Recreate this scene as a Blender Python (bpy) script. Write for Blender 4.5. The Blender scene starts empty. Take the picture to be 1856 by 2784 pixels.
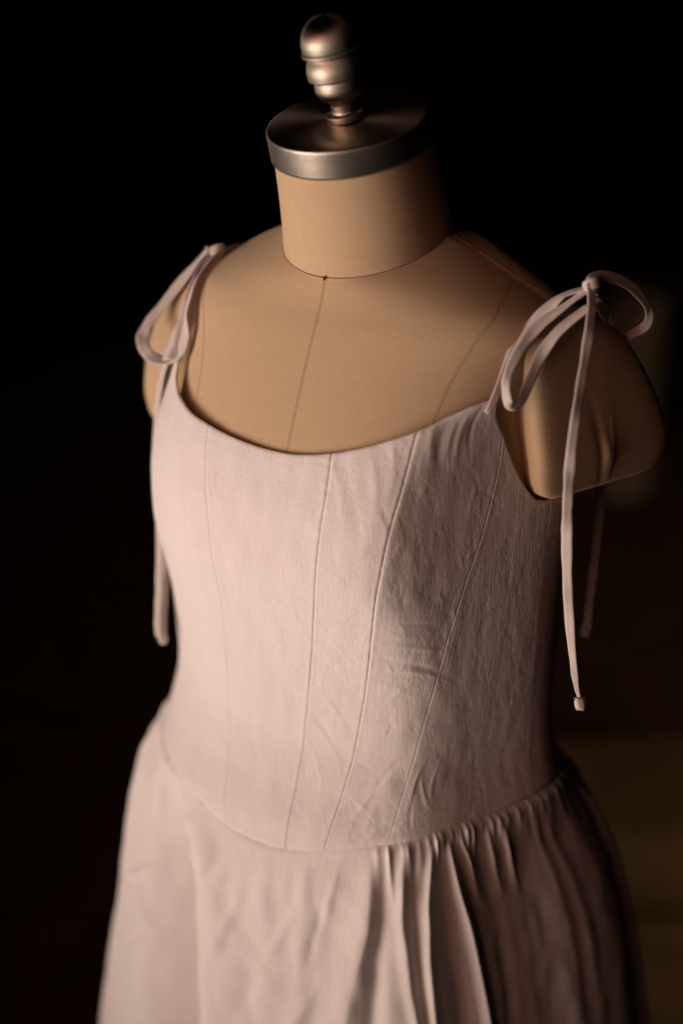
import bpy, math, random
import numpy as np
from mathutils import Matrix, Vector
random.seed(7); rng = np.random.default_rng(7)
scene = bpy.context.scene

# ---------------------------------------------------------------- camera
CAM = Vector((0.5745269, -0.9965461, 1.7152807))
yaw, pit, roll = math.radians(31), math.radians(23.5), math.radians(1.0)
fwd = Vector((-math.sin(yaw) * math.cos(pit), math.cos(yaw) * math.cos(pit), -math.sin(pit)))
right = Vector((math.cos(yaw), math.sin(yaw), 0)); up = right.cross(fwd)
right, up = right * math.cos(roll) - up * math.sin(roll), up * math.cos(roll) + right * math.sin(roll)
cd = bpy.data.cameras.new('camera'); cam = bpy.data.objects.new('camera', cd)
scene.collection.objects.link(cam); scene.camera = cam
M = Matrix((right, up, -fwd)).transposed().to_4x4(); M.translation = CAM; cam.matrix_world = M
cd.sensor_fit = 'VERTICAL'; cd.sensor_height = 36; cd.lens = 50.0
cd.clip_start = .05; cd.clip_end = 60
cd.dof.use_dof = True; cd.dof.focus_distance = 1.135; cd.dof.aperture_fstop = 1.35

# ---------------------------------------------------------------- world and lamps (a dim room, one window-like soft source)
w = bpy.data.worlds.new('World'); scene.world = w; w.use_nodes = True
bg = w.node_tree.nodes['Background']; bg.inputs[0].default_value = (1, .55, .35, 1); bg.inputs[1].default_value = .0012
def area(name, loc, target, sx, sy, power, col, spread=180):
    d = bpy.data.lights.new(name, 'AREA'); d.shape = 'RECTANGLE'; d.size = sx; d.size_y = sy
    d.energy = power; d.color = col; d.spread = math.radians(spread)
    o = bpy.data.objects.new(name, d); scene.collection.objects.link(o); o.location = loc
    o.rotation_euler = (Vector(target) - Vector(loc)).to_track_quat('-Z', 'Y').to_euler()
    return o
KEY_AZ = math.radians(29)
area('window_light', (-1.9 * math.sin(KEY_AZ), -1.9 * math.cos(KEY_AZ), 0.92), (.15, 0, 1.37), 1.1, 1.25, 5.1, (1, .845, .715), 50)
area('room_bounce_light', (-.35, -2.5, 2.0), (.12, 0, 1.45), 1.6, 1.2, 2.8, (1, .50, .35), 80)
area('background_fill_light', (2.0, .1, 1.5), (.45, 1.75, .25), .5, .5, 1.6, (1, .72, .45), 70)  # added lamp, no known source: lifts the cloth, box and floor behind
scene.view_settings.view_transform = 'Standard'; scene.view_settings.look = 'None'
scene.view_settings.exposure = 0; scene.view_settings.gamma = 1
scene.cycles.use_denoising = True
scene.cycles.max_bounces = 8

# ---------------------------------------------------------------- measured shapes
def pchip(x, y, q):
    """monotone cubic through the points (x increasing); y may have several columns"""
    x = np.asarray(x, float); y = np.asarray(y, float)
    if y.ndim == 1:
        return pchip(x, y[:, None], q)[..., 0]
    q = np.clip(np.asarray(q, float), x[0], x[-1])
    h = np.diff(x)[:, None]; d = np.diff(y, axis=0) / h
    m = np.zeros_like(y)
    m[0], m[-1] = d[0], d[-1]
    if len(x) > 2:
        w1 = 2 * h[1:] + h[:-1]; w2 = h[1:] + 2 * h[:-1]
        ok = d[1:] * d[:-1] > 0
        with np.errstate(all='ignore'):
            mm = (w1 + w2) / (w1 / d[:-1] + w2 / d[1:])
        m[1:-1] = np.where(ok, mm, 0)
    i = np.clip(np.searchsorted(x, q, side='right') - 1, 0, len(x) - 2)
    t = ((q - x[i]) / (x[i + 1] - x[i]))[..., None]
    hh = (x[i + 1] - x[i])[..., None]
    return ((1 + 2 * t) * (1 - t) ** 2 * y[i] + t * (1 - t) ** 2 * hh * m[i]
            + t * t * (3 - 2 * t) * y[i + 1] + t * t * (t - 1) * hh * m[i + 1])

# one row per ring: half width, side (y, z), front (y, z), back (y, z), front and back squareness
FORM = np.array([
    (.150, .010, .700, -.105, .700, .120, .700, 2.1, 2.1),
    (.186, .005, .780, -.122, .780, .140, .780, 2.1, 2.1),
    (.190, .000, .880, -.125, .880, .135, .880, 2.1, 2.1),
    (.178, -.005, .970, -.122, .970, .100, .970, 2.2, 2.2),
    (.166, -.004, 1.060, -.112, 1.060, .090, 1.060, 2.2, 2.2),
    (.168, .000, 1.140, -.120, 1.140, .096, 1.140, 2.3, 2.2),
    (.174, .004, 1.220, -.138, 1.220, .104, 1.220, 2.5, 2.2),
    (.174, .006, 1.260, -.137, 1.260, .110, 1.260, 2.5, 2.2),
    (.171, .010, 1.300, -.127, 1.303, .113, 1.300, 2.4, 2.2),
    (.165, .014, 1.340, -.109, 1.343, .112, 1.335, 2.3, 2.2),
    (.164, .018, 1.372, -.0915, 1.377, .106, 1.385, 2.3, 2.2),
    (.168, .018, 1.396, -.0780, 1.402, .096, 1.411, 2.3, 2.2),
    (.164, .018, 1.413, -.0700, 1.415, .087, 1.431, 2.2, 2.1),
    (.140, .016, 1.4295, -.0655, 1.4245, .078, 1.448, 2.1, 2.0),
    (.106, .014, 1.4470, -.0622, 1.4330, .072, 1.465, 2.05, 2.0),
    (.0705, .0125, 1.4640, -.0600, 1.4390, .070, 1.464, 2.0, 2.0),
])
NECK = np.array([
    (.0705, .0125, 1.4640, -.0600, 1.4390, .070, 1.464, 2.0, 2.0),
    (.0680, .0060, 1.4820, -.0630, 1.4620, .0665, 1.490, 2.0, 2.0),
    (.0650, -.0040, 1.5050, -.0672, 1.4870, .0570, 1.523, 2.0, 2.0),
    (.0626, -.0130, 1.5300, -.0735, 1.5130, .0455, 1.545, 2.0, 2.0),
    (.0616, -.0172, 1.5420, -.0762, 1.5260, .0410, 1.556, 2.0, 2.0),
])
DRESS = np.array([  # z, half width, y of side, front y, back y, nf, nb
    (.940, .2070, -.0230, -.1680, .1260, 2.1, 2.1),
    (.980, .1985, -.0250, -.1600, .1140, 2.2, 2.2),
    (1.020, .1864, -.0186, -.1420, .1020, 2.2, 2.2),
    (1.060, .1814, -.0110, -.1307, .0979, 2.2, 2.2),
    (1.100, .1803, -.0072, -.1298, .1010, 2.3, 2.2),
    (1.140, .1809, -.0028, -.1330, .1057, 2.4, 2.2),
    (1.180, .1823, -.0013, -.1400, .1081, 2.5, 2.2),
    (1.220, .1850, .0011, -.1480, .1111, 2.6, 2.2),
    (1.260, .1880, .0060, -.1440, .1150, 2.6, 2.2),
    (1.300, .1850, .0080, -.1330, .1170, 2.5, 2.2),
    (1.340, .1760, .0110, -.1150, .1165, 2.4, 2.2),
    (1.375, .1740, .0150, -.0975, .1150, 2.3, 2.2),
    (1.400, .1760, .0180, -.0850, .1100, 2.3, 2.2),
])
SKIRT = np.array([  # z, half width, y of side, front y, back y
    (.250, .3450, -.0200, -.3000, .2700),
    (.500, .3050, -.0200, -.2550, .2300),
    (.720, .2761, -.0195, -.2128, .1990),
    (.800, .2622, -.0147, -.1982, .1887),
    (.860, .2483, -.0120, -.1858, .1788),
    (.900, .2363, -.0133, -.1787, .1702),
    (.940, .2201, -.0186, -.1727, .1585),
    (.970, .2075, -.0230, -.1640, .1390),
    (1.000, .1950, -.0250, -.1540, .1200),
    (1.020, .1880, -.0200, -.1450, .1060),
])
def ring_point(th, P):
    """P columns as in FORM; th in radians, 0 = front, positive to the form's left (+X)"""
    s, c = np.sin(th), np.cos(th)
    n = np.where(c > 0, P[..., 7], P[..., 8])
    r = (np.abs(s) ** n + np.abs(c) ** n) ** (-1 / n)
    x = P[..., 0] * r * s
    k = r * np.abs(c)
    y = np.where(c > 0, P[..., 1] + (P[..., 3] - P[..., 1]) * k, P[..., 1] + (P[..., 5] - P[..., 1]) * k)
    z = np.where(c > 0, P[..., 2] + (P[..., 4] - P[..., 2]) * k, P[..., 2] + (P[..., 6] - P[..., 2]) * k)
    return np.stack([x, y, z], -1)
# the bust turns sharply into the side along the side-front seam: a flank plane facing FLANK_AZ trims the section
FLANK_AZ = np.radians(57)
FLANK = np.array([(0.93, .25), (0.97, .176), (1.00, .1590), (1.04, .1480), (1.08, .1492), (1.12, .1525), (1.16, .1550), (1.20, .1560), (1.24, .1570), (1.28, .1555), (1.31, .1535), (1.34, .1550), (1.365, .172), (1.39, .21), (1.45, .30)])
SKIRT_AZ = np.radians(60)
def trim_skirt(X, yc, a):
    dx, dy = X[..., 0], X[..., 1] - yc
    r1 = np.hypot(dx, dy) + 1e-9
    c = (dx * np.sin(SKIRT_AZ) - dy * np.cos(SKIRT_AZ)) / r1
    r2 = np.where(c > .02, .795 * a / np.maximum(c, .02), 9.0)
    r = (r1 ** -18.0 + r2 ** -18.0) ** (-1 / 18.0)
    k = np.where(dx > 0, r / r1, 1.0)
    out = X.copy(); out[..., 0] = dx * k; out[..., 1] = yc + dy * k
    return out
def trim(th, X, yc, inset=0.0):
    """pull points beyond the flank plane back to it, softly"""
    D = pchip(FLANK[:, 0], FLANK[:, 1], X[..., 2]) - inset
    dx, dy = X[..., 0], X[..., 1] - yc
    r1 = np.hypot(dx, dy) + 1e-9
    c = (dx * np.sin(FLANK_AZ) - dy * np.cos(FLANK_AZ)) / r1
    r2 = np.where(c > .02, D / np.maximum(c, .02), 9.0)
    r = (r1 ** -22.0 + r2 ** -22.0) ** (-1 / 22.0)
    k = np.where(dx > 0, r / r1, 1.0)
    out = X.copy(); out[..., 0] = dx * k; out[..., 1] = yc + dy * k
    return out
def dense(T, n, win):
    """the same rings, finely spaced and eased so no ring shows as a crease"""
    D = pchip(np.arange(len(T)), T, np.linspace(0, len(T) - 1, n))
    k = np.hanning(win + 2)[1:-1]; k /= k.sum(); h = win // 2
    E = np.vstack([2 * D[0] - D[h:0:-1], D, 2 * D[-1] - D[-2:-h - 2:-1]])
    return np.stack([np.convolve(E[:, c], k, 'valid') for c in range(D.shape[1])], 1)
FORM_D = dense(FORM, 601, 61)
def form_surf(th, s, T=FORM):
    if T is FORM:
        q = np.asarray(s, float) / (len(FORM) - 1) * 600; i = np.clip(np.floor(q).astype(int), 0, 599); t = (q - i)[..., None]
        P = FORM_D[i] * (1 - t) + FORM_D[i + 1] * t
    else:
        P = pchip(np.arange(len(T)), T, s)
    X = ring_point(th, P)
    return trim(th, X, P[..., 1], .006) if T is FORM else X
def dress_surf(th, z, T=DRESS):
    P = pchip(T[:, 0], T, z)
    nf = P[..., 5] if T.shape[1] > 5 else np.full_like(z, 2.1)
    nb = P[..., 6] if T.shape[1] > 5 else np.full_like(z, 2.1)
    Q = np.stack([P[..., 1], P[..., 2], z, P[..., 3], z, P[..., 4], z, nf, nb], -1)
    X = ring_point(th, Q)
    return trim(th, X, P[..., 2]) if T.shape[1] > 5 else trim_skirt(X, P[..., 2], P[..., 1])
# arm stub: z, centre x, centre y, half width x, half depth y, squareness
ARM = np.array([
    (1.268, .192, .042, .044, .056, 2.3, .014),
    (1.273, .193, .043, .052, .066, 2.5, .017),
    (1.292, .193, .044, .056, .072, 2.6, .0185),
    (1.325, .186, .041, .054, .070, 2.5, .021),
    (1.358, .176, .037, .050, .064, 2.4, .023),
    (1.384, .165, .032, .045, .056, 2.3, .026),
    (1.403, .152, .027, .037, .045, 2.2, .030),
    (1.416, .138, .023, .024, .028, 2.1, .030),
    (1.421, .130, .022, .004, .005, 2.0, .030),
])
ARM_AZ = np.radians(64)
def arm_surf(ph, s, side=1):
    P = pchip(np.arange(len(ARM)), ARM, s)
    S, Cc = np.sin(ph), np.cos(ph)
    n = P[..., 5]
    r = (np.abs(S) ** n + np.abs(Cc) ** n) ** (-1 / n)
    dx, dy = P[..., 3] * r * S, -P[..., 4] * r * Cc
    r1 = np.hypot(dx, dy) + 1e-9                     # the outer face is a taut flat plate turned a little forward
    c = (dx * np.sin(ARM_AZ) - dy * np.cos(ARM_AZ)) / r1
    r2 = np.where(c > .02, P[..., 6] * (1.0 if side > 0 else 3.2) / np.maximum(c, .02), 9.0)
    k = (r1 ** -9.0 + r2 ** -9.0) ** (-1 / 9.0) / r1
    return np.stack([side * (P[..., 1] + dx * k), P[..., 2] + dy * k, P[..., 0] + 0 * ph], -1)

# ---------------------------------------------------------------- helpers
col = scene.collection
def link_mesh(name, V, Fc, mat=None, parent=None, smooth=True, uv=None):
    me = bpy.data.meshes.new(name)
    V = np.asarray(V, np.float32)
    if isinstance(Fc, np.ndarray):
        Fc = np.asarray(Fc, np.int32)
        k = Fc.shape[1]
        me.vertices.add(len(V)); me.vertices.foreach_set('co', V.ravel())
        me.loops.add(Fc.size); me.loops.foreach_set('vertex_index', Fc.ravel())
        me.polygons.add(len(Fc)); me.polygons.foreach_set('loop_start', np.arange(0, Fc.size, k, dtype=np.int32))
        if uv is not None:
            l = me.uv_layers.new(name='uv'); l.data.foreach_set('uv', np.asarray(uv, np.float32)[Fc.ravel()].ravel())
        me.update(calc_edges=True)
    else:
        me.from_pydata(V.tolist(), [], Fc)
    if smooth: me.polygons.foreach_set('use_smooth', [True] * len(me.polygons))
    me.validate(); me.update()
    o = bpy.data.objects.new(name, me); col.objects.link(o)
    if mat: me.materials.append(mat)
    if parent:
        o.parent = parent; o.matrix_parent_inverse = parent.matrix_world.inverted()
    return o
def grid_faces(m, n, close=False):
    i, j = np.meshgrid(np.arange(m - 1), np.arange(n if close else n - 1), indexing='ij')
    j2 = (j + 1) % n
    return np.stack([i * n + j, i * n + j2, (i + 1) * n + j2, (i + 1) * n + j], -1).reshape(-1, 4)
def thing(name, label, cat, loc=(0, 0, 0), group=None):
    o = bpy.data.objects.new(name, None); col.objects.link(o); o.location = loc; o.empty_display_size = .05
    o['label'] = label; o['category'] = cat
    if group: o['group'] = group
    bpy.context.view_layer.update()
    return o
def normals_of(Pg):
    a = np.gradient(Pg, axis=1); b = np.gradient(Pg, axis=0)
    n = np.cross(a, b); return n / (np.linalg.norm(n, axis=-1, keepdims=True) + 1e-12)
def smooth(a, b, x):
    t = np.clip((x - a) / (b - a), 0, 1); return t * t * (3 - 2 * t)
def sweep(name, pts, hw, ht, nrm, mat, parent, closed=False, n=None, twist=None, cap=True, wmul=None):
    """a flattened fabric tube along a smooth curve; nrm = direction its flat side faces"""
    P = np.array(pts, float)
    L = np.r_[0, np.cumsum(np.linalg.norm(np.diff(P, axis=0), axis=1))]
    # Catmull-Rom through the points
    n = n or max(24, int(L[-1] / .0025))
    q = np.linspace(0, len(P) - 1, n); i = np.clip(q.astype(int), 0, len(P) - 2); t = (q - i)[:, None]
    g = lambda k: P[np.clip(k, 0, len(P) - 1)]
    p0, p1, p2, p3 = g(i - 1), g(i), g(i + 1), g(i + 2)
    c = .5 * (2 * p1 + (p2 - p0) * t + (2 * p0 - 5 * p1 + 4 * p2 - p3) * t * t + (3 * p1 - p0 - 3 * p2 + p3) * t ** 3)
    T = np.gradient(c, axis=0); T /= np.linalg.norm(T, axis=1, keepdims=True)
    N = np.asarray(nrm, float)
    if N.ndim == 1: N = np.repeat(N[None], n, 0)
    else:
        qq = np.linspace(0, len(N) - 1, n); N = np.stack([np.interp(qq, np.arange(len(N)), N[:, k]) for k in range(3)], -1)
    N = N - (N * T).sum(1)[:, None] * T; N /= np.linalg.norm(N, axis=1, keepdims=True)
    B = np.cross(T, N)
    aa = .13 * np.sin(np.linspace(0, L[-1], n) * 95 + len(P)) + .08 * np.sin(np.linspace(0, L[-1], n) * 240 + P[0, 0] * 900)
    N, B = N * np.cos(aa)[:, None] + B * np.sin(aa)[:, None], B * np.cos(aa)[:, None] - N * np.sin(aa)[:, None]
    if twist is not None:
        a = np.interp(np.linspace(0, 1, n), np.linspace(0, 1, len(twist)), twist)[:, None]
        N, B = N * np.cos(a) + B * np.sin(a), B * np.cos(a) - N * np.sin(a)
    k = 20; an = np.linspace(0, 2 * np.pi, k, endpoint=False)
    cx = np.sign(np.cos(an)) * np.abs(np.cos(an)) ** .8; cy = np.sign(np.sin(an)) * np.abs(np.sin(an)) ** .9
    s = np.linspace(0, 1, n)
    wm = np.ones(n) if wmul is None else np.interp(s, np.linspace(0, 1, len(wmul)), wmul)
    wob = 1 + .05 * np.sin(s * L[-1] * 130 + hash(name) % 7) + .03 * np.sin(s * L[-1] * 310)
    dim = 1 - .35 * np.exp(-(cx / .35) ** 2)[None, :] * 1.0          # slight hollow along the middle, as turned tubes have
    V = c[:, None] + B[:, None] * (cx[None, :, None] * (hw * wm * wob)[:, None, None]) + N[:, None] * ((cy[None, :] * dim)[..., None] * (ht * (1.4 - .4 * wm))[:, None, None])
    V = V.reshape(-1, 3); Fc = grid_faces(n, k, True)
    if cap:
        V = np.vstack([V, c[0] - T[0] * ht * .5, c[-1] + T[-1] * ht * .5])
        a0, a1 = n * k, n * k + 1
        ex = [(a0, (j + 1) % k, j, j) for j in range(k)] + [(a1, (n - 1) * k + j, (n - 1) * k + (j + 1) % k, (n - 1) * k + (j + 1) % k) for j in range(k)]
        faces = [tuple(f) for f in Fc.tolist()] + [e[:3] for e in ex]
        return link_mesh(name, V, faces, mat, parent)
    return link_mesh(name, V, Fc, mat, parent)
def lathe(name, prof, mat, parent, k=128, mtx=None):
    """prof: (r, z) list"""
    pr = np.array(prof, float); a = np.linspace(0, 2 * np.pi, k, endpoint=False)
    V = np.stack([pr[:, :1] * np.cos(a), pr[:, :1] * np.sin(a), np.repeat(pr[:, 1:], k, 1)], -1)
    V = V.reshape(-1, 3); F4 = grid_faces(len(pr), k, True)
    o = link_mesh(name, V, F4, mat, None)
    if mtx is not None: o.matrix_world = mtx
    if parent: o.parent = parent; o.matrix_parent_inverse = parent.matrix_world.inverted()
    return o
def tubeline(name, P, r, mat, parent, k=6):
    P = np.asarray(P, float); T = np.gradient(P, axis=0); T /= np.linalg.norm(T, axis=1, keepdims=True)
    u = np.array([.3, .5, .8]); N = u - (T @ u)[:, None] * T; N /= np.linalg.norm(N, axis=1, keepdims=True); B = np.cross(T, N)
    a = np.linspace(0, 2 * np.pi, k, endpoint=False)
    V = P[:, None] + r * (N[:, None] * np.cos(a)[None, :, None] + B[:, None] * np.sin(a)[None, :, None])
    return link_mesh(name, V.reshape(-1, 3), grid_faces(len(P), k, True), mat, parent)

# ---------------------------------------------------------------- materials
def material(name):
    m = bpy.data.materials.new(name); m.use_nodes = True
    return m, m.node_tree, m.node_tree.nodes['Principled BSDF']
def nd(nt, t, **kw):
    n = nt.nodes.new(t)
    for k, v in kw.items(): setattr(n, k, v)
    return n
def noise(nt, vec, scale, detail=3, rough=.55, map_scale=None, rot=None):
    if map_scale is not None:
        mp = nd(nt, 'ShaderNodeMapping'); mp.inputs['Scale'].default_value = map_scale
        if rot: mp.inputs['Rotation'].default_value = rot
        nt.links.new(vec, mp.inputs['Vector']); vec = mp.outputs[0]
    n = nd(nt, 'ShaderNodeTexNoise'); n.inputs['Scale'].default_value = scale
    n.inputs['Detail'].default_value = detail; n.inputs['Roughness'].default_value = rough
    nt.links.new(vec, n.inputs['Vector']); return n.outputs['Fac']
def addw(nt, items):
    """weighted sum of fac sockets"""
    acc = None
    for s, wgt in items:
        m = nd(nt, 'ShaderNodeMath', operation='MULTIPLY'); m.inputs[1].default_value = wgt; nt.links.new(s, m.inputs[0])
        if acc is None: acc = m.outputs[0]
        else:
            a = nd(nt, 'ShaderNodeMath', operation='ADD'); nt.links.new(acc, a.inputs[0]); nt.links.new(m.outputs[0], a.inputs[1]); acc = a.outputs[0]
    return acc
def cloth(name, c, weave, crinkle, slub=1.0, var=.06, sheen=.15, sss=0.0):
    m, nt, b = material(name)
    tc = nd(nt, 'ShaderNodeTexCoord'); v = tc.outputs['Object']
    up_slub = noise(nt, v, 1, 2, .6, (520, 520, 26))
    up_slub2 = noise(nt, v, 1, 2, .6, (900, 900, 60))
    cross = noise(nt, v, 1, 2, .6, (45, 45, 950))
    fine = noise(nt, v, 1500, 2, .7)
    cr1 = noise(nt, v, 90, 4, .62, (1, 1, .55), (.3, .2, .5))
    cr2 = noise(nt, v, 28, 3, .55, (1, 1, .6), (.5, .1, .2))
    # ridged creases
    rd = nd(nt, 'ShaderNodeMath', operation='SUBTRACT'); nt.links.new(cr1, rd.inputs[0]); rd.inputs[1].default_value = .5
    ab = nd(nt, 'ShaderNodeMath', operation='ABSOLUTE'); nt.links.new(rd.outputs[0], ab.inputs[0])
    h = addw(nt, [(up_slub, .15 * slub), (up_slub2, .13 * slub), (cross, .22 * slub), (fine, .10 * weave), (cr1, .7 * crinkle), (ab.outputs[0], -1.1 * crinkle), (cr2, 1.6 * crinkle)])
    bp = nd(nt, 'ShaderNodeBump'); bp.inputs['Strength'].default_value = 1; bp.inputs['Distance'].default_value = .001
    nt.links.new(h, bp.inputs['Height']); nt.links.new(bp.outputs[0], b.inputs['Normal'])
    f = addw(nt, [(up_slub, .5), (cross, .5)])
    mr = nd(nt, 'ShaderNodeMapRange'); mr.inputs[1].default_value = .3; mr.inputs[2].default_value = .7
    mr.inputs[3].default_value = 1 - var; mr.inputs[4].default_value = 1 + var; nt.links.new(f, mr.inputs[0])
    mx = nd(nt, 'ShaderNodeVectorMath', operation='SCALE'); mx.inputs[0].default_value = c; nt.links.new(mr.outputs[0], mx.inputs['Scale'])
    nt.links.new(mx.outputs[0], b.inputs['Base Color'])
    b.inputs['Roughness'].default_value = .92; b.inputs['Specular IOR Level'].default_value = .15
    b.inputs['Sheen Weight'].default_value = sheen; b.inputs['Sheen Roughness'].default_value = .6
    return m
linen = cloth('white_linen', (.79, .705, .69), 1.0, .75, 1.0, .05)
tie_linen = cloth('tie_linen', (.63, .54, .515), .7, .25, .5, .02)
canvas = cloth('form_canvas', (.57, .395, .25), 2.6, .05, .30, .07, .1)
def plain(name, c, rough=.6, metal=0, aniso=0, spec=.5, var=0, scale=30):
    m, nt, b = material(name)
    b.inputs['Base Color'].default_value = (*c, 1); b.inputs['Roughness'].default_value = rough
    b.inputs['Metallic'].default_value = metal; b.inputs['Anisotropic'].default_value = aniso
    b.inputs['Specular IOR Level'].default_value = spec
    if aniso:
        t = nd(nt, 'ShaderNodeTangent', direction_type='RADIAL', axis='Z'); nt.links.new(t.outputs[0], b.inputs['Tangent'])
    if var:
        tc = nd(nt, 'ShaderNodeTexCoord'); f = noise(nt, tc.outputs['Object'], scale, 4)
        mr = nd(nt, 'ShaderNodeMapRange'); mr.inputs[1].default_value = .3; mr.inputs[2].default_value = .7
        mr.inputs[3].default_value = 1 - var; mr.inputs[4].default_value = 1 + var; nt.links.new(f, mr.inputs[0])
        mx = nd(nt, 'ShaderNodeVectorMath', operation='SCALE'); mx.inputs[0].default_value = c
        nt.links.new(mr.outputs[0], mx.inputs['Scale']); nt.links.new(mx.outputs[0], b.inputs['Base Color'])
    return m
def brushed(name, c, rough, aniso, ringdir):
    """turned steel: fine circular scratches about the object's own Z axis"""
    m = plain(name, c, rough, 1, aniso)
    nt = m.node_tree; b = nt.nodes['Principled BSDF']
    tc = nd(nt, 'ShaderNodeTexCoord'); sp = nd(nt, 'ShaderNodeSeparateXYZ'); nt.links.new(tc.outputs['Object'], sp.inputs[0])
    ln = nd(nt, 'ShaderNodeVectorMath', operation='LENGTH'); cb0 = nd(nt, 'ShaderNodeCombineXYZ')
    nt.links.new(sp.outputs[0], cb0.inputs[0]); nt.links.new(sp.outputs[1], cb0.inputs[1]); nt.links.new(cb0.outputs[0], ln.inputs[0])
    cb = nd(nt, 'ShaderNodeCombineXYZ'); nt.links.new(ln.outputs['Value'], cb.inputs[0]); nt.links.new(sp.outputs[2], cb.inputs[2])
    f = noise(nt, cb.outputs[0], 1900, 3, .7)
    f2 = noise(nt, tc.outputs['Object'], 55, 4, .6)
    mr = nd(nt, 'ShaderNodeMapRange'); mr.inputs[3].default_value = rough * .8; mr.inputs[4].default_value = rough * 1.3
    nt.links.new(addw(nt, [(f, .5), (f2, .5)]), mr.inputs[0]); nt.links.new(mr.outputs[0], b.inputs['Roughness'])
    bp = nd(nt, 'ShaderNodeBump'); bp.inputs['Strength'].default_value = .25; bp.inputs['Distance'].default_value = .0004
    nt.links.new(f, bp.inputs['Height']); nt.links.new(bp.outputs[0], b.inputs['Normal'])
    return m
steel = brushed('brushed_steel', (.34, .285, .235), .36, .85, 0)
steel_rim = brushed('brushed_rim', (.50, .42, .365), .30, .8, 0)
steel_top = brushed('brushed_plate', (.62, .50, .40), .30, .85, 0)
brass = plain('brass', (.55, .32, .10), .25, 1)
thread_m = plain('seam_thread', (.42, .28, .17), .9, spec=.1)
dark_thread = plain('collar_thread', (.26, .155, .085), .9, spec=.1)

# ---------------------------------------------------------------- the setting
def box(name, lo, hi, mat, parent=None):
    (x0, y0, z0), (x1, y1, z1) = lo, hi
    V = [(x, y, z) for z in (z0, z1) for x, y in ((x0, y0), (x1, y0), (x1, y1), (x0, y1))]
    Fc = [(0, 3, 2, 1), (4, 5, 6, 7), (0, 1, 5, 4), (1, 2, 6, 5), (2, 3, 7, 6), (3, 0, 4, 7)]
    return link_mesh(name, V, Fc, mat, parent, smooth=False)
floor_m = plain('dark_wood_floor', (.12, .068, .032), .55, var=.3, scale=9, spec=.25)
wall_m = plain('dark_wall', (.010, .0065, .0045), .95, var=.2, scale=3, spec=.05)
fl = box('floor', (-4, -4, -.05), (4, 4.5, 0), floor_m); fl['kind'] = 'structure'
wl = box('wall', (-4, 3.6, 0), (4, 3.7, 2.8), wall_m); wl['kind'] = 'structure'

# ---------------------------------------------------------------- dress form
form = thing('dress_form', 'canvas covered dress form with brushed steel neck cap and finial, wearing the white dress', 'dress form')
th = np.linspace(-np.pi, np.pi, 361)[:-1]
def form_grid(T, n):
    s = np.linspace(0, len(T) - 1, n); S, TH = np.meshgrid(s, th, indexing='ij'); return form_surf(TH, S, T)
Pg = form_grid(FORM, 420)
Pg = np.concatenate([Pg, Pg[-1:] * [.8, .8, 1] + [[[0, .001, -.004]]]], 0)
torso = link_mesh('torso', Pg.reshape(-1, 3), grid_faces(len(Pg), len(th), True), canvas, form)
Pn = form_grid(NECK, 120)
Pn[:4] *= 1
neck = link_mesh('neck', Pn.reshape(-1, 3), grid_faces(len(Pn), len(th), True), canvas, form)
# sunk-in collar seam
ringp = form_surf(np.linspace(-np.pi, np.pi, 240), np.full(240, len(FORM) - 1.0), FORM)
nrm_out = ringp - ringp.mean(0); nrm_out /= np.linalg.norm(nrm_out, axis=1, keepdims=True)
cs = tubeline('collar_seam', ringp + nrm_out * .0001, .00042, dark_thread, form)
tubeline('seam_welt', ringp + nrm_out * .0001 + [0, 0, -.0011], .00085, canvas, cs, 12)
def line_on_form(name, tr, off=.0000, r=.0003, mat=None):
    a = np.array(tr, float); a = a[np.argsort(a[:, 0])]
    s = np.linspace(a[0, 0], a[-1, 0], 160); t = np.radians(pchip(a[:, 0], a[:, 1], s))
    e = 1e-3; p = form_surf(t, s); n = np.cross(form_surf(t + e, s) - p, form_surf(t, s + e) - p)
    n /= np.linalg.norm(n, axis=1, keepdims=True)
    sid = np.cross(np.gradient(p, axis=0), n); sid /= np.linalg.norm(sid, axis=1, keepdims=True)
    o = tubeline(name, p + n * off, r, mat or thread_m, form)
    tubeline('seam_welt', p + sid * .0011 - n * .00075, .00105, canvas, o, 12)
    return o
line_on_form('front_seam', [(15, .0), (12, 0), (9, 0), (7, 0)])
for sg in (1, -1):
    line_on_form('princess_seam', [(13.42, sg * 88), (13.0, sg * 68), (12.2, sg * 54), (11.3, sg * 47), (10.2, sg * 43), (9.2, sg * 39.5), (7.5, sg * 36)])
    line_on_form('shoulder_seam', [(14.95, sg * 99), (14.15, sg * 95), (13.42, sg * 93), (12.7, sg * 95), (12.1, sg * 98)])
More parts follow.
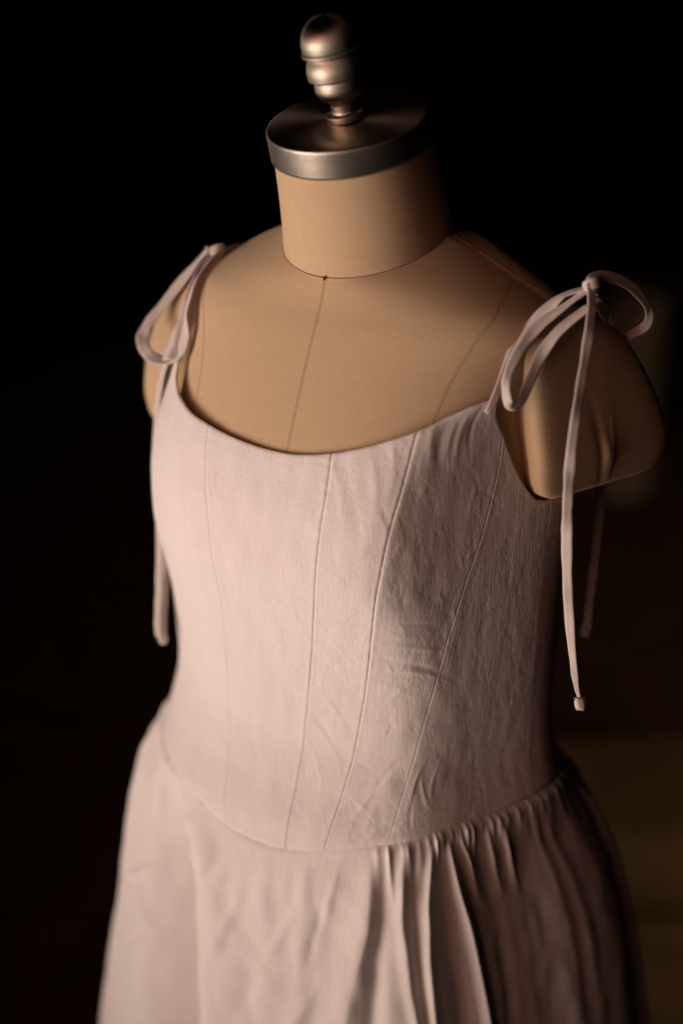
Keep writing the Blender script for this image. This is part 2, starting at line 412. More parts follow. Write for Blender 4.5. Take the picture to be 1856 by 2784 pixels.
# arm stubs
def arm(side):
    n, k = 150, 180
    s = np.linspace(0, len(ARM) - 1, n); ph = np.linspace(-np.pi, np.pi, k + 1)[:-1]
    S, PH = np.meshgrid(s, ph, indexing='ij'); P = arm_surf(PH, S, side)
    # a soft pucker low on the outer face and slight unevenness
    d = np.exp(-(((PH - 1.05) / .28) ** 2 + ((P[..., 2] - 1.298) / .013) ** 2)) * .0020
    d += np.exp(-(((PH - 1.30 - (P[..., 2] - 1.30) * 6) / .10) ** 2 + ((P[..., 2] - 1.303) / .022) ** 2)) * .0006
    d -= np.exp(-(((PH - .78) / .18) ** 2 + ((P[..., 2] - 1.305) / .03) ** 2)) * .0011
    c = np.stack([np.full_like(PH, side * .185), np.full_like(PH, .036), P[..., 2]], -1)
    o = P - c; o /= np.linalg.norm(o, axis=-1, keepdims=True) + 1e-9
    P = P + o * d[..., None]
    cen = P[0].mean(0) + [0, 0, -.002]
    base = [P[0] * (1 - f) + cen * f + [0, 0, -.003 * math.sin(f * math.pi / 2)] for f in (.96, .8, .5, .2, .06)]
    P = np.concatenate([np.array(base), P], 0)
    Fc = grid_faces(len(P), k, True)
    if side < 0: Fc = Fc[:, ::-1]
    a = link_mesh('arm_stub', P.reshape(-1, 3), Fc, canvas, form)
    # seam round the lower edge
    q = P[6]; q = np.vstack([q, q[:1]])
    tubeline('stub_seam', q, .0005, thread_m, a)
arm(1); arm(-1)
# steel neck cap: tilted disc
TILT = math.radians(15)
capM = Matrix.Translation((0, -.0227, 1.556)) @ Matrix.Rotation(TILT, 4, 'X')
R0, H = .0634, .0235
prof = [(0, 0), (.02, .0), (.04, 0), (R0 - .0022, 0), (R0 - .0012, -.0003), (R0 - .0005, -.0008), (R0, -.0016), (R0, -.0022), (R0, -.004), (R0 - .0001, -.012), (R0 - .0002, -H + .0022), (R0 - .0002, -H + .0014), (R0 - .0005, -H + .0006), (R0 - .0013, -H), (R0 - .004, -H - .0002), (.02, -H), (0.0001, -H)]
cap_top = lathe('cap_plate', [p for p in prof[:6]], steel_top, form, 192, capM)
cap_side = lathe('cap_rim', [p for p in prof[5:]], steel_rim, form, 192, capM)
fin = [(.0001, .0002), (.0160, .0002), (.0164, .0008), (.0164, .0044), (.0159, .0050), (.0120, .0052), (.0112, .0058), (.0108, .0080), (.0109, .0120), (.0114, .0142), (.0126, .0154),
       (.0165, .0178), (.0194, .0212), (.0207, .0255), (.0203, .0305), (.0197, .0326), (.0200, .0334), (.0238, .0342), (.0244, .0352), (.0243, .0400), (.0232, .0450), (.0214, .0495), (.0209, .0510),
       (.0226, .0518), (.0246, .0524), (.0251, .0534), (.0248, .0546), (.0237, .0551), (.0239, .0563), (.0238, .0600), (.0231, .0642), (.0217, .0682), (.0194, .0720), (.0162, .0753), (.0123, .0776), (.0078, .0791), (.0036, .0798), (.0001, .0800)]
fa = pchip(np.arange(len(fin)), np.array(fin) * [.91, 1], np.linspace(0, len(fin) - 1, 150))
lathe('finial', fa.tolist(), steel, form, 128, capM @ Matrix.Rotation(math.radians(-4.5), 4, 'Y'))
# stand
iron = plain('black_iron', (.02, .018, .016), .5, .6)
lathe('stand_pole', [(.0001, .03), (.016, .03), (.016, .71), (.0001, .71)], iron, form, 32, Matrix.Translation((0, .01, 0)))
lathe('stand_base', [(.0001, .001), (.20, .001), (.205, .006), (.20, .012), (.06, .03), (.03, .05), (.0001, .05)], iron, form, 64, Matrix.Translation((0, .01, 0)))
# pin in the collar seam
pin = thing('dressmaking_pin', 'tiny brass ball-headed pin stuck in the throat of the canvas form at the collar seam', 'pin', (0, -.0605, 1.4385))
pm = Matrix.Translation((0, -.0618, 1.4384)) @ Matrix.Rotation(math.radians(100), 4, 'X')
lathe('pin_head', [(.0018 * math.sin(a) + 1e-5, -.0018 * math.cos(a)) for a in np.linspace(0, math.pi, 16)], brass, pin, 24, pm)
lathe('pin_shaft', [(.0001, -.012), (.0003, -.011), (.0003, -.0015)], steel, pin, 8, pm)

# ---------------------------------------------------------------- dress
dress = thing('linen_dress', 'white linen corset dress with seamed bodice, tied shoulder straps and gathered skirt, on the form', 'dress')
SEAMS = {
    'l': [(1.3232, -24.5), (1.2818, -21.5), (1.248, -19.5), (1.2066, -18.5), (1.1401, -20.2), (1.0715, -21.5), (1.0316, -20.0), (0.9999, -17.5), (0.9656, -15.0)],
    'm': [(1.3186, 13.3), (1.292, 13.3), (1.2588, 12.7), (1.2143, 11.8), (1.1687, 9.3), (1.0915, 5.5), (1.0377, 4.0), (0.9692, 3.5)],
    'r': [(1.3422, 34.3), (1.2987, 31.5), (1.2593, 28.9), (1.2235, 27.7), (1.18, 25.5), (1.1037, 21.7), (1.0367, 18.0), (0.9753, 14.0)],
    'r2': [(1.3151, 56.0), (1.2885, 53.2), (1.2572, 50.8), (1.2265, 48.7), (1.1703, 43.8), (1.0971, 39.5), (1.0362, 34.3), (0.9881, 30.0)],
    'r3': [(1.3, 60.5), (1.2521, 61.0), (1.2194, 61.3), (1.1887, 60.7), (1.1483, 58.4), (1.0909, 55.5), (1.0418, 54.0), (1.0065, 53.5)],
    'r4': [(1.2572, 75.0), (1.2311, 75.0), (1.1912, 75.2), (1.1662, 75.6), (1.0976, 76.8), (1.0367, 78.0), (1.0075, 78.3)],
}
LEFT2, LEFT3, LEFT4 = SEAMS['r2'], SEAMS['r3'], SEAMS['r4']      # the far side is rounder: its seams keep the untrimmed angles
SEAMS['r2'] = [(1.3038, 64.5), (1.2741, 61.8), (1.2414, 58.6), (1.2107, 54.6), (1.16, 46.5), (1.0956, 39.5), (1.0362, 34.3), (0.9881, 30.0)]
SEAMS['r3'] = [(1.28, 72.0), (1.2352, 71.8), (1.2025, 71.2), (1.1728, 69.3), (1.1344, 65.5), (1.0771, 62.2), (1.0285, 60.8), (0.9958, 58.5)]
SEAMS['r4'] = [(1.246, 84.8), (1.2194, 83.9), (1.18, 83.2), (1.1554, 83.0), (1.0858, 85.3), (1.0244, 86.5), (0.9973, 85.2)]
def const(a): return [(.9, a), (1.4, a)]
mir = lambda t: [(z, -a) for z, a in t]
ORDER = [SEAMS['m'], SEAMS['r'], SEAMS['r2'], SEAMS['r3'], SEAMS['r4'], const(102), const(128), const(154), const(180), const(206), const(232), const(258),
         [(z, 360 - a) for z, a in LEFT4], [(z, 360 - a) for z, a in LEFT3], [(z, 360 - a) for z, a in LEFT2], [(z, 360 + a) for z, a in SEAMS['l']], [(z, 360 + a) for z, a in SEAMS['m']]]
ORDER = [np.array(sorted(t)) for t in ORDER]
TOP = np.array([(-180, 1.268), (-110, 1.262), (-90, 1.264), (-78, 1.268), (-70.2, 1.276), (-65, 1.292), (-61.8, 1.305), (-60, 1.317), (-58.2, 1.331), (-56.6, 1.349), (-55.6, 1.364), (-53.5, 1.3655), (-51.5, 1.350), (-48.5, 1.3395), (-44.2, 1.3335), (-39.5, 1.3289), (-32.3, 1.3240), (-24.5, 1.3205), (-13.2, 1.3161), (-3.7, 1.314),
    (.8, 1.314), (8.5, 1.3168), (17.5, 1.3232), (28, 1.3335), (36.3, 1.3422), (43.8, 1.3509), (50, 1.3562), (55.2, 1.3585), (56.8, 1.3570), (59.5, 1.345), (65.3, 1.3238), (69, 1.3064), (72, 1.2925), (75.5, 1.2787), (80.8, 1.2655), (90, 1.2625), (110, 1.262), (180, 1.268)])
BOT = np.array([(-180, .998), (-95, 1.0), (-56.5, .9955), (-43, .987), (-35.5, .9805), (-21.2, .9700), (-11.5, .9625), (-3.3, .961), (8.8, .9675), (15.8, .9743), (25.8, .984), (37, .9901), (47, .9938), (57.5, .9945), (70.8, .9942), (85, .9958), (98, .997), (180, .998)])
wrap = lambda d: (d + 180) % 360 - 180
ztop = lambda d: pchip(TOP[:, 0], TOP[:, 1], wrap(d))
zbot = lambda d: pchip(BOT[:, 0], BOT[:, 1], wrap(d))
rr = np.random.default_rng(3)
WV = [(rr.uniform(0, 2 * math.pi), rr.uniform(90, 420), rr.uniform(0, 6.3), rr.uniform(.5, 1)) for _ in range(36)]
def ripple(x, z):
    """gentle unevenness of pressed linen; x, z in metres along the surface"""
    h = 0
    for a, k, p, w_ in WV: h = h + w_ / k ** .75 * np.sin(k * (x * math.cos(a) + z * .55 * math.sin(a)) + p + .8 * np.sin(40 * x + 33 * z + p))
    return h
CREASES = [  # (deg, z, angle from horizontal, length, width, height)
    (33, 1.165, -.22, .030, .0022, .0007), (31, 1.150, -.30, .034, .0028, -.0007), (34, 1.140, -.25, .028, .0020, .0006), (30, 1.176, -.15, .022, .0020, .0005), (36, 1.185, -.2, .02, .002, -.0004),
    (29, 1.125, -.4, .02, .0025, .0005), (24, 1.02, 1.0, .022, .0022, .0007), (27, 1.035, 1.1, .020, .0020, -.0006), (37, 1.035, 1.3, .016, .002, .0007), (40, 1.025, 1.9, .014, .0018, .0007), (36, 1.012, 1.5, .014, .0018, -.0006), (43, 1.03, 1.4, .012, .0018, .0006),
    (12, 1.10, -.9, .018, .0025, .0005), (10, 1.075, -1.0, .020, .0022, -.0005), (14, 1.05, -1.1, .018, .0022, .0005), (9, 1.04, -1.2, .02, .002, .0005), (13, 1.135, -.8, .018, .0022, -.0004), (15, 1.16, -.8, .016, .002, .0004),
    (17, 1.29, -1.3, .03, .0028, .0006), (21, 1.28, -1.35, .035, .003, -.0006), (25, 1.30, -1.45, .03, .003, .0006), (29, 1.315, -1.5, .02, .0035, .0009), (38, 1.335, 1.5, .014, .003, .0009), (41, 1.33, 1.5, .016, .003, -.0009), (47, 1.335, 1.45, .018, .0035, .0010), (51, 1.34, 1.5, .015, .0025, -.0009), (44, 1.333, 1.45, .015, .003, .0008),
    (26, .995, .9, .012, .002, .0006), (31, 1.0, .8, .012, .002, -.0005)]
r5 = np.random.default_rng(12)
for _ in range(90):
    zc = r5.uniform(.99, 1.30); side_ = r5.random()
    c_m, c_r, c_2 = [float(pchip(np.array(sorted(t))[:, 0], np.array(sorted(t))[:, 1], np.array([zc]))[0]) for t in (SEAMS['m'], SEAMS['r'], SEAMS['r2'])]
    dc = r5.uniform(c_m + 1, c_r - 1) if side_ < .4 else (r5.uniform(c_r + 1, c_2) if side_ < .85 else r5.uniform(-18, c_m))
    k_ = .5 if side_ >= .85 else 1
    CREASES.append((dc, zc, r5.choice([-1, 1]) * r5.uniform(.5, 1.5), r5.uniform(.006, .016), r5.uniform(.0012, .0022), k_ * r5.choice([-1, 1]) * r5.uniform(.00015, .00042)))
def bodice_point(d, z):
    """d in degrees (array), z (array) -> surface with corset corner at the side-front seam"""
    P = dress_surf(np.radians(d), z)
    return P
def bodice_detail(d, z):
    dd = wrap(d)
    h = ripple(np.radians(dd) * .16, z) * .0032 * (1 - .65 * smooth(38, 58, dd))
    for cd_, cz, an, ln, wd, ht in CREASES:
        x = np.radians(dd - cd_) * .155; y = z - cz
        a = x * math.cos(an) + y * math.sin(an); b = -x * math.sin(an) + y * math.cos(an) + .12 * a * a / ln
        h = h + .75 * ht * np.exp(-(a / ln) ** 2 - (b / wd) ** 2)
    # the bust is carried on the two side-front seams
    for s_, t in ((1, ORDER[1]), (-1, None)):
        c0 = pchip(ORDER[1][:, 0], ORDER[1][:, 1], z) * s_
        x = np.radians(dd - c0) * .16
        A = .0012 * smooth(1.02, 1.18, z) + .0006
        h = h + A * np.exp(-np.abs(x) / .030) * (1 - np.exp(-np.abs(x) / .003) * 0)
    return h
KSEAM = [.65, .65, .2, .08, .08, .3, .3, .3, .3, .3, .3, .3, .3, .3, .3, .38, .7]
for i in range(len(ORDER) - 1):
    A, B = ORDER[i], ORDER[i + 1]
    span = abs(pchip(B[:, 0], B[:, 1], np.array([1.15])) - pchip(A[:, 0], A[:, 1], np.array([1.15])))[0]
    front = i in (0, 1, 2, 3, 4, 13, 14, 15)
    ni = int(span * (5 if front else 2)) + 10
    f = np.linspace(0, 1, ni)
    e = .0016 / (span * math.pi / 180 * .17)
    f = np.unique(np.r_[f, e * np.array([.12, .25, .4, .6, .8, 1, 1.4, 2, 3]), 1 - e * np.array([.12, .25, .4, .6, .8, 1, 1.4, 2, 3])])
    nt_ = 330 if front else 120
    t = np.linspace(0, 1, nt_); T_, F_ = np.meshgrid(t, f, indexing='ij')
    z = np.full_like(T_, 1.15)
    for _ in range(14):
        d = (1 - F_) * pchip(A[:, 0], A[:, 1], z) + F_ * pchip(B[:, 0], B[:, 1], z)
        z = .5 * z + .5 * (zbot(d) + T_ * (ztop(d) - zbot(d)))
    P = bodice_point(d, z); N = normals_of(P)
    if (N[..., 0] * P[..., 0] + N[..., 1] * P[..., 1]).mean() < 0: N = -N
    h = bodice_detail(d, z)
    w_m = span * math.pi / 180 * .17
    de = np.minimum(F_, 1 - F_) * w_m
    ka, kb = KSEAM[i], KSEAM[i + 1]; kk = np.where(F_ < .5, ka, kb)
    h = h - .0012 * kk * np.exp(-(de / .0005) ** 1.3) + .00026 * kk * np.exp(-((de - .0020) / .0015) ** 2)
    # pressed seam allowance shows as a faint step
    h = h + .00007 * (1 - smooth(.0070, .0085, F_ * w_m))
    # little puckers where the stitching draws the cloth
    pk = np.sin(z * 900 + i * 2 + 2.2 * np.sin(z * 160 + i)) * np.sin(z * 61 + i * 1.7)
    h = h + .00016 * kk * pk * np.exp(-(de / .006) ** 1.5)
    # the cloth tucks in at the waist seam and rolls over at the top edge
    zb = z - zbot(d); zt = ztop(d) - z
    lf = 1 - .95 * smooth(8, 24, -wrap(d))
    h = h - .0022 * lf * np.exp(-(zb / .0016) ** 1.2) + .0003 * np.exp(-((zb - .005) / .003) ** 2)
    h = h - .0008 * np.exp(-(zt / .0008) ** 1.2)
    P = P + N * h[..., None]
    # folded facing inside the top edge
    top = P[-1]; Nt = N[-1]; dn = top - P[-14]; dn /= np.linalg.norm(dn, axis=1, keepdims=True) + 1e-9
    rows = [top + dn * .0005 - Nt * .0007, top + dn * .0004 - Nt * .0016, top - dn * .001 - Nt * .0024, top - dn * .010 - Nt * .0027]
    P = np.concatenate([P, np.array(rows)], 0)
    link_mesh('bodice_panel', P.reshape(-1, 3), grid_faces(len(P), len(f)), linen, dress)

# skirt
FOLDS = [  # track (z, deg), amplitude, half width (deg), shape
    ([(.9795, 25.4), (.9321, 24.3), (.8644, 19.8), (.8233, 18.2), (.72, 15.5), (.25, 12)], .0070, 3.4, .7),
    ([(.9772, 33.4), (.9483, 32.6), (.9165, 31.5), (.8627, 32.0), (.821, 33.6), (.72, 35), (.25, 36)], .0052, 1.5, 0),
    ([(.9836, 42.3), (.9234, 38.3), (.8818, 36.9), (.8187, 37.4), (.72, 39.0), (.25, 40)], .0068, 1.5, 0),
    ([(.9841, 48.0), (.946, 48.8), (.8927, 49.8), (.8482, 51.0), (.8054, 52.5), (.72, 54), (.25, 55)], .0080, 1.35, 0),
    ([(.9847, 52.6), (.9604, 54.6), (.9222, 55.6), (.88, 56)], .0060, 1.2, -1),
    ([(.9865, 63.5), (.9639, 63.8), (.93, 64)], .0060, 1.4, -1),
    ([(.9882, 70.5), (.9564, 70.6), (.9269, 70.6), (.8899, 69.6), (.84, 69)], .0065, 1.7, -1),
    ([(.9622, -43.0), (.8835, -41.5), (.7886, -37.0), (.6972, -34.0), (.25, -32)], .002, 5.0, 0),
    ([(.984, -40.5), (.95, -41.5), (.90, -43), (.84, -43)], .0045, 1.6, -1),
    ([(.99, -46), (.93, -49), (.84, -50), (.70, -49), (.25, -48)], .0055, 2.6, 0),
    ([(.99, -52), (.93, -56), (.8, -58), (.25, -60)], .003, 4.0, 0),
    ([(.975, -25.0), (.924, -18.0), (.8436, -12.5), (.7643, -10), (.25, -8)], .006, 7.0, 0),
    ([(.96, -2), (.90, -1), (.82, 1), (.25, 2)], .0022, 3.5, 0),
    ([(.968, 9), (.93, 9.5), (.86, 8), (.25, 5)], .0024, 2.8, 0)]
VALLEYS = [([(.9778, -37.5), (.924, -29.5), (.8436, -24.6), (.7643, -21.0), (.25, -17)], .060, -9.5),
           ([(.985, 28.6), (.95, 28.2), (.90, 25.6), (.8644, 24.6), (.8233, 24.0), (.72, 22), (.25, 20)], .0055, 1.9),
           ([(.99, 37.5), (.94, 35.6), (.89, 34.4), (.83, 35.4), (.25, 37)], .0030, 1.2),
           ([(.99, 45.3), (.94, 43.5), (.88, 43.4), (.83, 44.6), (.25, 46)], .0065, 2.4),
           ([(.99, 58.5), (.94, 60.0), (.88, 60.5), (.83, 61), (.25, 62)], .0022, 2.6)]
g2 = np.random.default_rng(21)
x_ = 80.0
while x_ < 304:
    dr = g2.uniform(-3, 3); FOLDS.append(([(1.004, x_), (.93, x_ + dr * .4), (.80, x_ + dr), (.25, x_ + dr * 1.6)], g2.uniform(.001, .0028) if x_ < 112 else g2.uniform(.004, .009), g2.uniform(2.2, 3.6), 0)); x_ += g2.uniform(4.0, 11.0)
# tiny gathers right under the waist seam
TINY = []
x_ = 27.0
while x_ < 322:
    TINY.append((x_, g2.uniform(.0005, .0026), g2.uniform(.45, 1.2), g2.uniform(.008, .034))); x_ += g2.uniform(1.2, 4.0) if x_ < 56 else g2.uniform(2.6, 6.5)
nth = 2000
dd = np.r_[np.linspace(-60, 90, 1500, endpoint=False), np.linspace(90, 300, 500, endpoint=False)]
t = np.r_[np.linspace(0, .02, 14, endpoint=False), np.linspace(.02, .45, 250, endpoint=False), np.linspace(.45, 1, 60)]
T_, D_ = np.meshgrid(t, dd, indexing='ij')
ZB = zbot(D_); Zs = ZB + (.25 - ZB) * T_
base_top = dress_surf(np.radians(D_), np.maximum(Zs, .94)); base = dress_surf(np.radians(D_), Zs, SKIRT)
drop = ZB - Zs
k = smooth(0, .045, drop)[..., None]
# start on the bodice line and ease out to the skirt's own girth
start = dress_surf(np.radians(D_), ZB); off = start - dress_surf(np.radians(D_), ZB, SKIRT)
P = base + off * (1 - smooth(0, .05, drop))[..., None] * [1, 1, 0]
N = base.copy(); N[..., 2] = 0; N[..., 1] += .02; N[..., 1] *= 1.25; N /= np.linalg.norm(N, axis=-1, keepdims=True)
h = np.zeros_like(Zs)
DW = wrap(D_)
for tr, amp, wd, mode in FOLDS:
    tr = np.array(sorted(tr)); c0 = pchip(tr[:, 0], tr[:, 1], Zs)
    A = amp * smooth(-.002, .05, drop) * (1 + .5 * smooth(.1, .5, drop))
    if mode == -1: A = A * (1 - smooth(.03, .085, drop))
    w_ = wd * (.62 + .38 * smooth(0, .08, drop)) * (1 + .6 * smooth(.1, .6, drop))
    q = wrap(DW - c0) / w_
    if mode > 0: q = np.where(q > 0, q / mode * 1.0, q)
    h += A * np.exp(-np.abs(q) ** 1.9)
for tr, amp, wd in VALLEYS:
    tr = np.array(sorted(tr)); c0 = pchip(tr[:, 0], tr[:, 1], Zs)
    A = amp * smooth(-.002, .09, drop) * (1 + .4 * smooth(.1, .5, drop))
    w_ = wd * (.6 + .4 * smooth(0, .08, drop))
    q = wrap(DW - c0) / np.abs(w_)
    if wd < 0: q = np.where(q > 0, q * 2.6, q)
    h -= A * np.exp(-np.abs(q) ** (2 if wd > 0 else 1.5))
gz = smooth(25, 29, wrap(D_)) + smooth(35, 40, -wrap(D_)); gz = np.clip(gz, 0, 1)
for c0, a, wd, ln in TINY:
    q = wrap(DW - c0) / (wd * (1 + drop * 18)); h += gz * a * np.exp(-q * q) * np.exp(-drop / ln) * smooth(-.001, .004, drop) * 1.6
h += .0022 * gz * smooth(0, .007, drop) * np.exp(-drop / .03)
h -= .0018 * (1 - .95 * smooth(8, 24, -DW)) * np.exp(-(drop / .0012))
h += ripple(np.radians(DW) * .2 + .3, Zs) * (.0105 - .0055 * gz) * smooth(.0, .04, drop)
SC = [(-28, .93, 1.25, .05, .004, .0012), (-20, .89, 1.1, .05, .004, -.0010), (-45, .85, .8, .025, .004, .0018), (-42, .83, -.9, .03, .004, .0016), (-38, .80, .9, .03, .005, -.0015), (-47, .90, 1.2, .03, .004, -.0012),
      (-10, .87, 1.3, .04, .005, .0012), (3, .88, 1.2, .04, .005, .0013), (12, .90, 1.35, .035, .004, -.0012), (15, .93, 1.3, .03, .004, .0010), (-2, .83, 1.3, .05, .006, -.0012), (8, .81, 1.2, .04, .005, .0014)]
for cd_, cz, an, ln, wd, ht in SC:
    x = np.radians(DW - cd_) * .2; y = Zs - cz
    a = x * math.cos(an) + y * math.sin(an); b = -x * math.sin(an) + y * math.cos(an)
    h += 1.5 * ht * np.exp(-(a / ln) ** 2 - (b / wd) ** 2)
h -= .013 * smooth(36, 60, -DW) * (1 - smooth(110, 150, -DW)) * smooth(.04, .22, drop)
P = P + N * h[..., None]
link_mesh('skirt', P.reshape(-1, 3), grid_faces(len(t), len(dd), True)[:, ::-1], linen, dress)

# shoulder ties: thin turned tubes tied in a bow on each shoulder
def px(u, v, d):
    """bench marks measured on the photograph, put at their distance"""
    q = fwd + right * ((u - 784) / 3267) - up * ((v - 1176) / 3267); return CAM + q * d
TO_CAM = -np.array(fwd)
UPW = np.array([.35, .05, 1.0]); SIDE = np.array([.75, -.5, .35])
def tie(name, pts, nrm=None, hw=.0043, ht=.0010, **kw):
    return sweep(name, [tuple(px(*p)) for p in pts], hw, ht, TO_CAM if nrm is None else nrm, tie_linen, dress, **kw)
# bow on the form's left shoulder
tie('shoulder_strap', [(1118, 948, 1.080), (1131, 925, 1.080), (1158, 866, 1.083), (1190, 788, 1.086), (1236, 733, 1.086), (1287, 682, 1.086), (1350, 660, 1.082)], hw=.0050, nrm=[TO_CAM, SIDE, UPW, UPW, UPW], wmul=[.55, .6, .9, 1.2, 1.2, 1.1, .6])
tie('bow_loop', [(1350, 664, 1.080), (1300, 700, 1.080), (1236, 749, 1.078), (1195, 800, 1.077), (1166, 860, 1.075), (1162, 905, 1.073), (1172, 932, 1.073), (1192, 925, 1.077), (1210, 890, 1.081), (1242, 814, 1.082), (1287, 755, 1.083), (1350, 705, 1.084)], nrm=[UPW, UPW, SIDE + TO_CAM, TO_CAM, TO_CAM + np.array([-1.0, 0, .2]), SIDE + TO_CAM, SIDE, UPW, UPW], wmul=[.6, .9, 1.1, 1, .9, .9, .9, .9, 1, 1.2, 1.1, .9])
def back_strap(pts):
    sweep('shoulder_strap', pts, .0044, .0011, [(.1, -.1, 1), (.1, .1, 1), (.1, .3, 1), (.1, .8, .8), (.1, 1, .3), (.1, 1, 0), (.1, 1, 0), (.1, 1, 0)], tie_linen, dress)
back_strap([(.194, .010, 1.433), (.192, .030, 1.4225), (.188, .055, 1.4125), (.180, .082, 1.401), (.168, .105, 1.370), (.152, .118, 1.320), (.140, .124, 1.285), (.132, .128, 1.252)])
tie('bow_loop', [(1356, 657, 1.082), (1360, 640, 1.084), (1384, 633, 1.092), (1433, 648, 1.105), (1468, 677, 1.118), (1489, 713, 1.130), (1484, 745, 1.14), (1450, 767, 1.148), (1420, 778, 1.15), (1390, 720, 1.13)], wmul=[.7, 1, 1.15, 1.1, 1, 1, .9, .9, .9, .7], nrm=[TO_CAM + np.array([0, 0, .8]), TO_CAM + np.array([0, 0, .3]), TO_CAM + np.array([0.2, 0, .1]), TO_CAM])
tail_pts = [(1355, 652, 1.078), (1358, 690, 1.076), (1354, 750, 1.072), (1341, 835, 1.068), (1326, 930, 1.066), (1313, 1020, 1.070), (1306, 1100, 1.078), (1302, 1180, 1.088), (1301, 1260, 1.096), (1303, 1350, 1.104), (1309, 1450, 1.112), (1317, 1530, 1.118), (1323, 1575, 1.122), (1329, 1600, 1.123)]
tl = tie('tie_end', tail_pts, nrm=[UPW * 1.2 + SIDE, SIDE * 1.3 + UPW * .5, SIDE * 1.2, SIDE + TO_CAM * .6, TO_CAM + np.array([.1, 0, 0]), TO_CAM + np.array([-.3, 0, 0]), TO_CAM + np.array([-.4, -.2, 0]), TO_CAM + np.array([-.4, -.2, 0]), TO_CAM + np.array([-.4, -.2, 0])], wmul=[.8, 1, 1, 1, 1, 1, 1, 1, .98, .92, .85, .72, .5, .42])
tie('tie_end', [(1372, 690, 1.10), (1410, 790, 1.17), (1405, 900, 1.215), (1390, 1020, 1.235), (1377, 1150, 1.24), (1369, 1250, 1.245), (1357, 1350, 1.25), (1349, 1420, 1.252), (1345, 1450, 1.252)], wmul=[1, 1, 1, 1, .95, .9, .85, .8, 1.1])
# the knot itself: two short wraps over a core
def knot(c, name='bow_knot', s=1.0, dirn=(0, 0, 1), nrm=None):
    c = np.array(c); a = np.linspace(0, 2 * math.pi * 1.1, 14)
    R_ = np.array(right); U_ = np.array(up); Fw = np.array(fwd)
    pts = [c + s * (R_ * .0058 * math.cos(x) * 1.0 + Fw * .0048 * math.sin(x) + U_ * (.0014 * x / 6 + .0015 * math.cos(x))) for x in a]
    nr = [(R_ * math.cos(x) + Fw * math.sin(x)) for x in a]
    sweep(name, pts, .0042 * s, .0011, nr, tie_linen, dress)
    pts = [c + s * (R_ * .0045 * math.cos(x) + Fw * .0036 * math.sin(x) - U_ * (.0030 + .001 * x / 6)) for x in a + 1.5]
    sweep(name, pts, .0030 * s, .0010, [(R_ * math.cos(x) + Fw * math.sin(x)) for x in a + 1.5], tie_linen, dress)
knot(px(1357, 657, 1.082))
# stitched stub of cloth at the end of the hanging tie, with a few loose threads
def tie_stub(u, v, d, s=1.0):
    c = np.array(px(u, v, d)); R_ = np.array(right); U_ = np.array(up); Fw = np.array(fwd)
    ang = .12; U2 = U_ * math.cos(ang) - R_ * math.sin(ang); R2 = R_ * math.cos(ang) + U_ * math.sin(ang)
    k, prof = 28, [(.0009, .0052), (.0030, .0048), (.0044, .0034), (.0046, .0010), (.0044, -.0024), (.0036, -.0042), (.0030, -.0046), (.0022, -.0038), (.0016, -.0010)]
    V = []
    for r, y in prof:
        for a in np.linspace(0, 2 * math.pi, k, endpoint=False):
            q = 1 + .10 * math.sin(3 * a + 1) + .06 * math.sin(5 * a)
            V.append(c + s * (R2 * r * q * math.cos(a) * 1.0 + Fw * r * q * math.sin(a) * .62 + U2 * (y + .0007 * math.sin(2 * a + .6) * (y < 0))))
    link_mesh('tie_stub', np.array(V), grid_faces(len(prof), k, True), tie_linen, dress)
    for j in range(9):
        a = rr.uniform(-.5, 3.6); p0 = c + s * (U2 * .0047 + R2 * .0030 * math.cos(a)); dv = R2 * math.cos(a) * 1.0 + U2 * rr.uniform(.1, .9) + Fw * rr.uniform(-.4, .4)
        m_ = p0 + dv * .0012 + U2 * rr.uniform(-.0004, .0004); tubeline('loose_thread', [p0, m_, p0 + dv * rr.uniform(.0018, .0026)], .00009, tie_linen, dress, 4)
tie_stub(1332, 1617, 1.122)
tie_stub(1344, 1452, 1.252, .95)
# bow on the form's right shoulder
tie('shoulder_strap', [(400, 828, 1.212), (410, 795, 1.211), (425, 745, 1.208), (445, 690, 1.207), (462, 650, 1.211), (480, 612, 1.222), (498, 580, 1.234)], hw=.0068, nrm=[TO_CAM, TO_CAM + SIDE, UPW + SIDE, UPW, UPW], wmul=[1, .8, .9, 1.3, 1.3, 1.1, .7])
tie('bow_loop', [(499, 580, 1.233), (486, 567, 1.236), (474, 577, 1.240), (430, 629, 1.246), (376, 698, 1.249), (343, 740, 1.248), (328, 772, 1.245), (332, 800, 1.240), (349, 820, 1.232), (380, 829, 1.222), (409, 816, 1.212), (423, 778, 1.207), (428, 718, 1.204), (440, 664, 1.207), (464, 618, 1.220), (496, 584, 1.232)],
    hw=.0056, nrm=[UPW] * 3 + [UPW + np.array([-.2, -.2, 0])] * 2 + [TO_CAM + np.array([-.2, 0, -.2]), TO_CAM + np.array([-.3, 0, 1.6]), TO_CAM + np.array([0, 0, 2.2]), TO_CAM + np.array([-1.6, 0, 0.8]), TO_CAM + np.array([-1.4, 0, .3]), TO_CAM + np.array([-1.0, 0, .3])])
tie('shoulder_strap', [(379, 838, 1.222), (386, 808, 1.220), (403, 766, 1.217), (424, 722, 1.214), (450, 670, 1.214), (494, 584, 1.233)], hw=.0040, nrm=TO_CAM + np.array([-.6, 0, .2]), wmul=[.9, 1, 1, .7, .6])
back_strap([(-.147, .002, 1.4285), (-.151, .030, 1.4285), (-.151, .055, 1.4245), (-.150, .080, 1.411), (-.147, .105, 1.378), (-.142, .118, 1.330), (-.135, .126, 1.290), (-.130, .129, 1.252)])
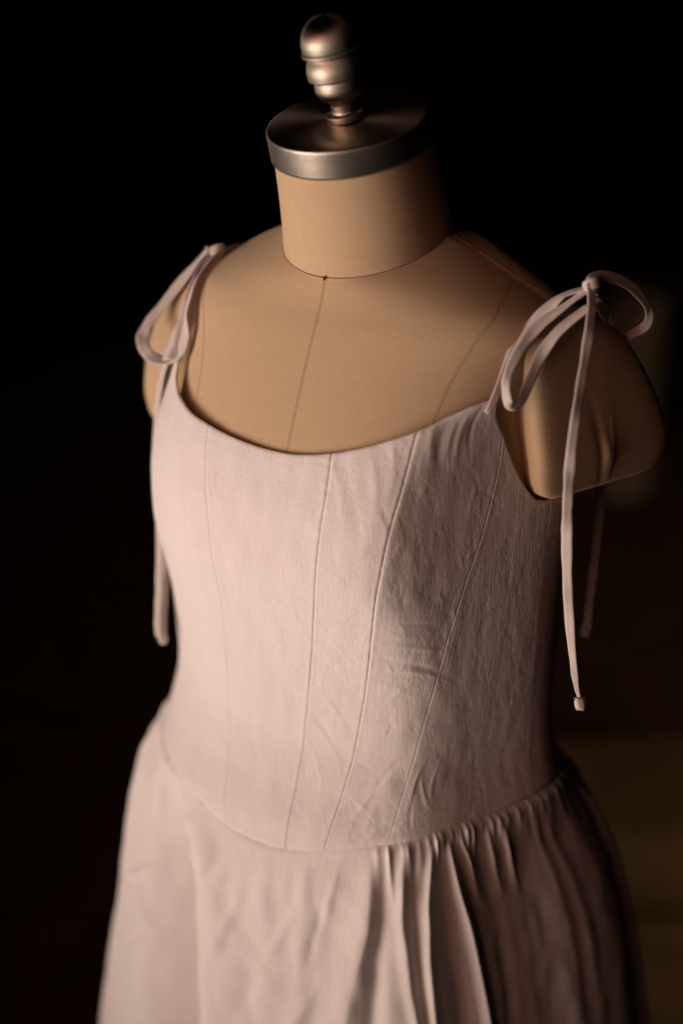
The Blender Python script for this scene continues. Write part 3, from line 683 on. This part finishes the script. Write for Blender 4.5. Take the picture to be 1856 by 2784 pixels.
tie('tie_end', [(494, 582, 1.236), (452, 670, 1.222), (404, 775, 1.238), (376, 850, 1.250), (362, 930, 1.262), (357, 1020, 1.268), (359, 1120, 1.275), (366, 1230, 1.283), (364, 1340, 1.286), (362, 1420, 1.288), (364, 1462, 1.288)], hw=.0036, nrm=TO_CAM + np.array([-.6, 0, 0]))
tie('tie_end', [(494, 582, 1.238), (458, 670, 1.226), (412, 775, 1.242), (386, 850, 1.254), (371, 950, 1.268), (370, 1050, 1.275), (374, 1150, 1.281), (381, 1250, 1.290), (378, 1350, 1.292), (373, 1430, 1.293), (373, 1474, 1.293)], hw=.0042, nrm=TO_CAM + np.array([-.3, 0, 0]))
knot(px(498, 578, 1.234))
tie_stub(375, 1470, 1.292, .8)

# ---------------------------------------------------------------- what shows, far out of focus, in the dark behind
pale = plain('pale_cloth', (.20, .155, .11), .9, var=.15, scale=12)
brown = plain('brown_hide', (.32, .20, .085), .7, var=.25, scale=6)
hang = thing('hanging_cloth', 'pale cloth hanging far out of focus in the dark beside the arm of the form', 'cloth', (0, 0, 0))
def cloth_sheet(u0, u1, v0, v1, dist, name, mat, parent):
    n, m_ = 60, 40; A_ = []
    a = np.array(px(u0, v0, dist)); b = np.array(px(u1, v0, dist)); zlow = px((u0 + u1) / 2, v1, dist)[2]
    for i in range(m_):
        z = a[2] + (zlow - a[2]) * i / (m_ - 1)
        for j in range(n):
            s = j / (n - 1); p = a * (1 - s) + b * s; y = .012 * math.sin(s * 11 + i * .05) * (.3 + i / m_) + .16 * (2 * s - 1) ** 2
            g = min(1, i / 14) ** .6; q_ = (s - 1) * (.35 + .65 * g) + 1
            p = a * (1 - q_) + b * q_
            A_.append((p[0] + np.array(fwd)[0] * y, p[1] + np.array(fwd)[1] * y, z))
    o = link_mesh(name, np.array(A_), grid_faces(m_, n), mat, parent)
    md = o.modifiers.new('thickness', 'SOLIDIFY'); md.thickness = .004
    return o
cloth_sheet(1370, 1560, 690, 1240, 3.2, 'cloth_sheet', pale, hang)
# a low brown box
bx = thing('low_box', 'low brown box in the dark on the floor behind the skirt, far out of focus', 'box', (.13, .98, 0))
bx.rotation_euler = (0, 0, math.radians(31)); bpy.context.view_layer.update()
def rbox(name, sx, sy, z0, z1, r, mat):
    import bmesh
    bm = bmesh.new(); bmesh.ops.create_cube(bm, size=1)
    for v in bm.verts: v.co = Vector((v.co.x * sx, v.co.y * sy, z0 + (v.co.z + .5) * (z1 - z0)))
    bmesh.ops.bevel(bm, geom=bm.edges[:], offset=r, segments=4, profile=.5, affect='EDGES')
    me = bpy.data.meshes.new(name); bm.to_mesh(me); bm.free(); me.materials.append(mat)
    me.polygons.foreach_set('use_smooth', [True] * len(me.polygons))
    o = bpy.data.objects.new(name, me); col.objects.link(o); o.parent = bx; return o
rbox('box_body', .62, .36, .02, .24, .03, brown)
rbox('box_lid', .64, .38, .242, .40, .075, brown)
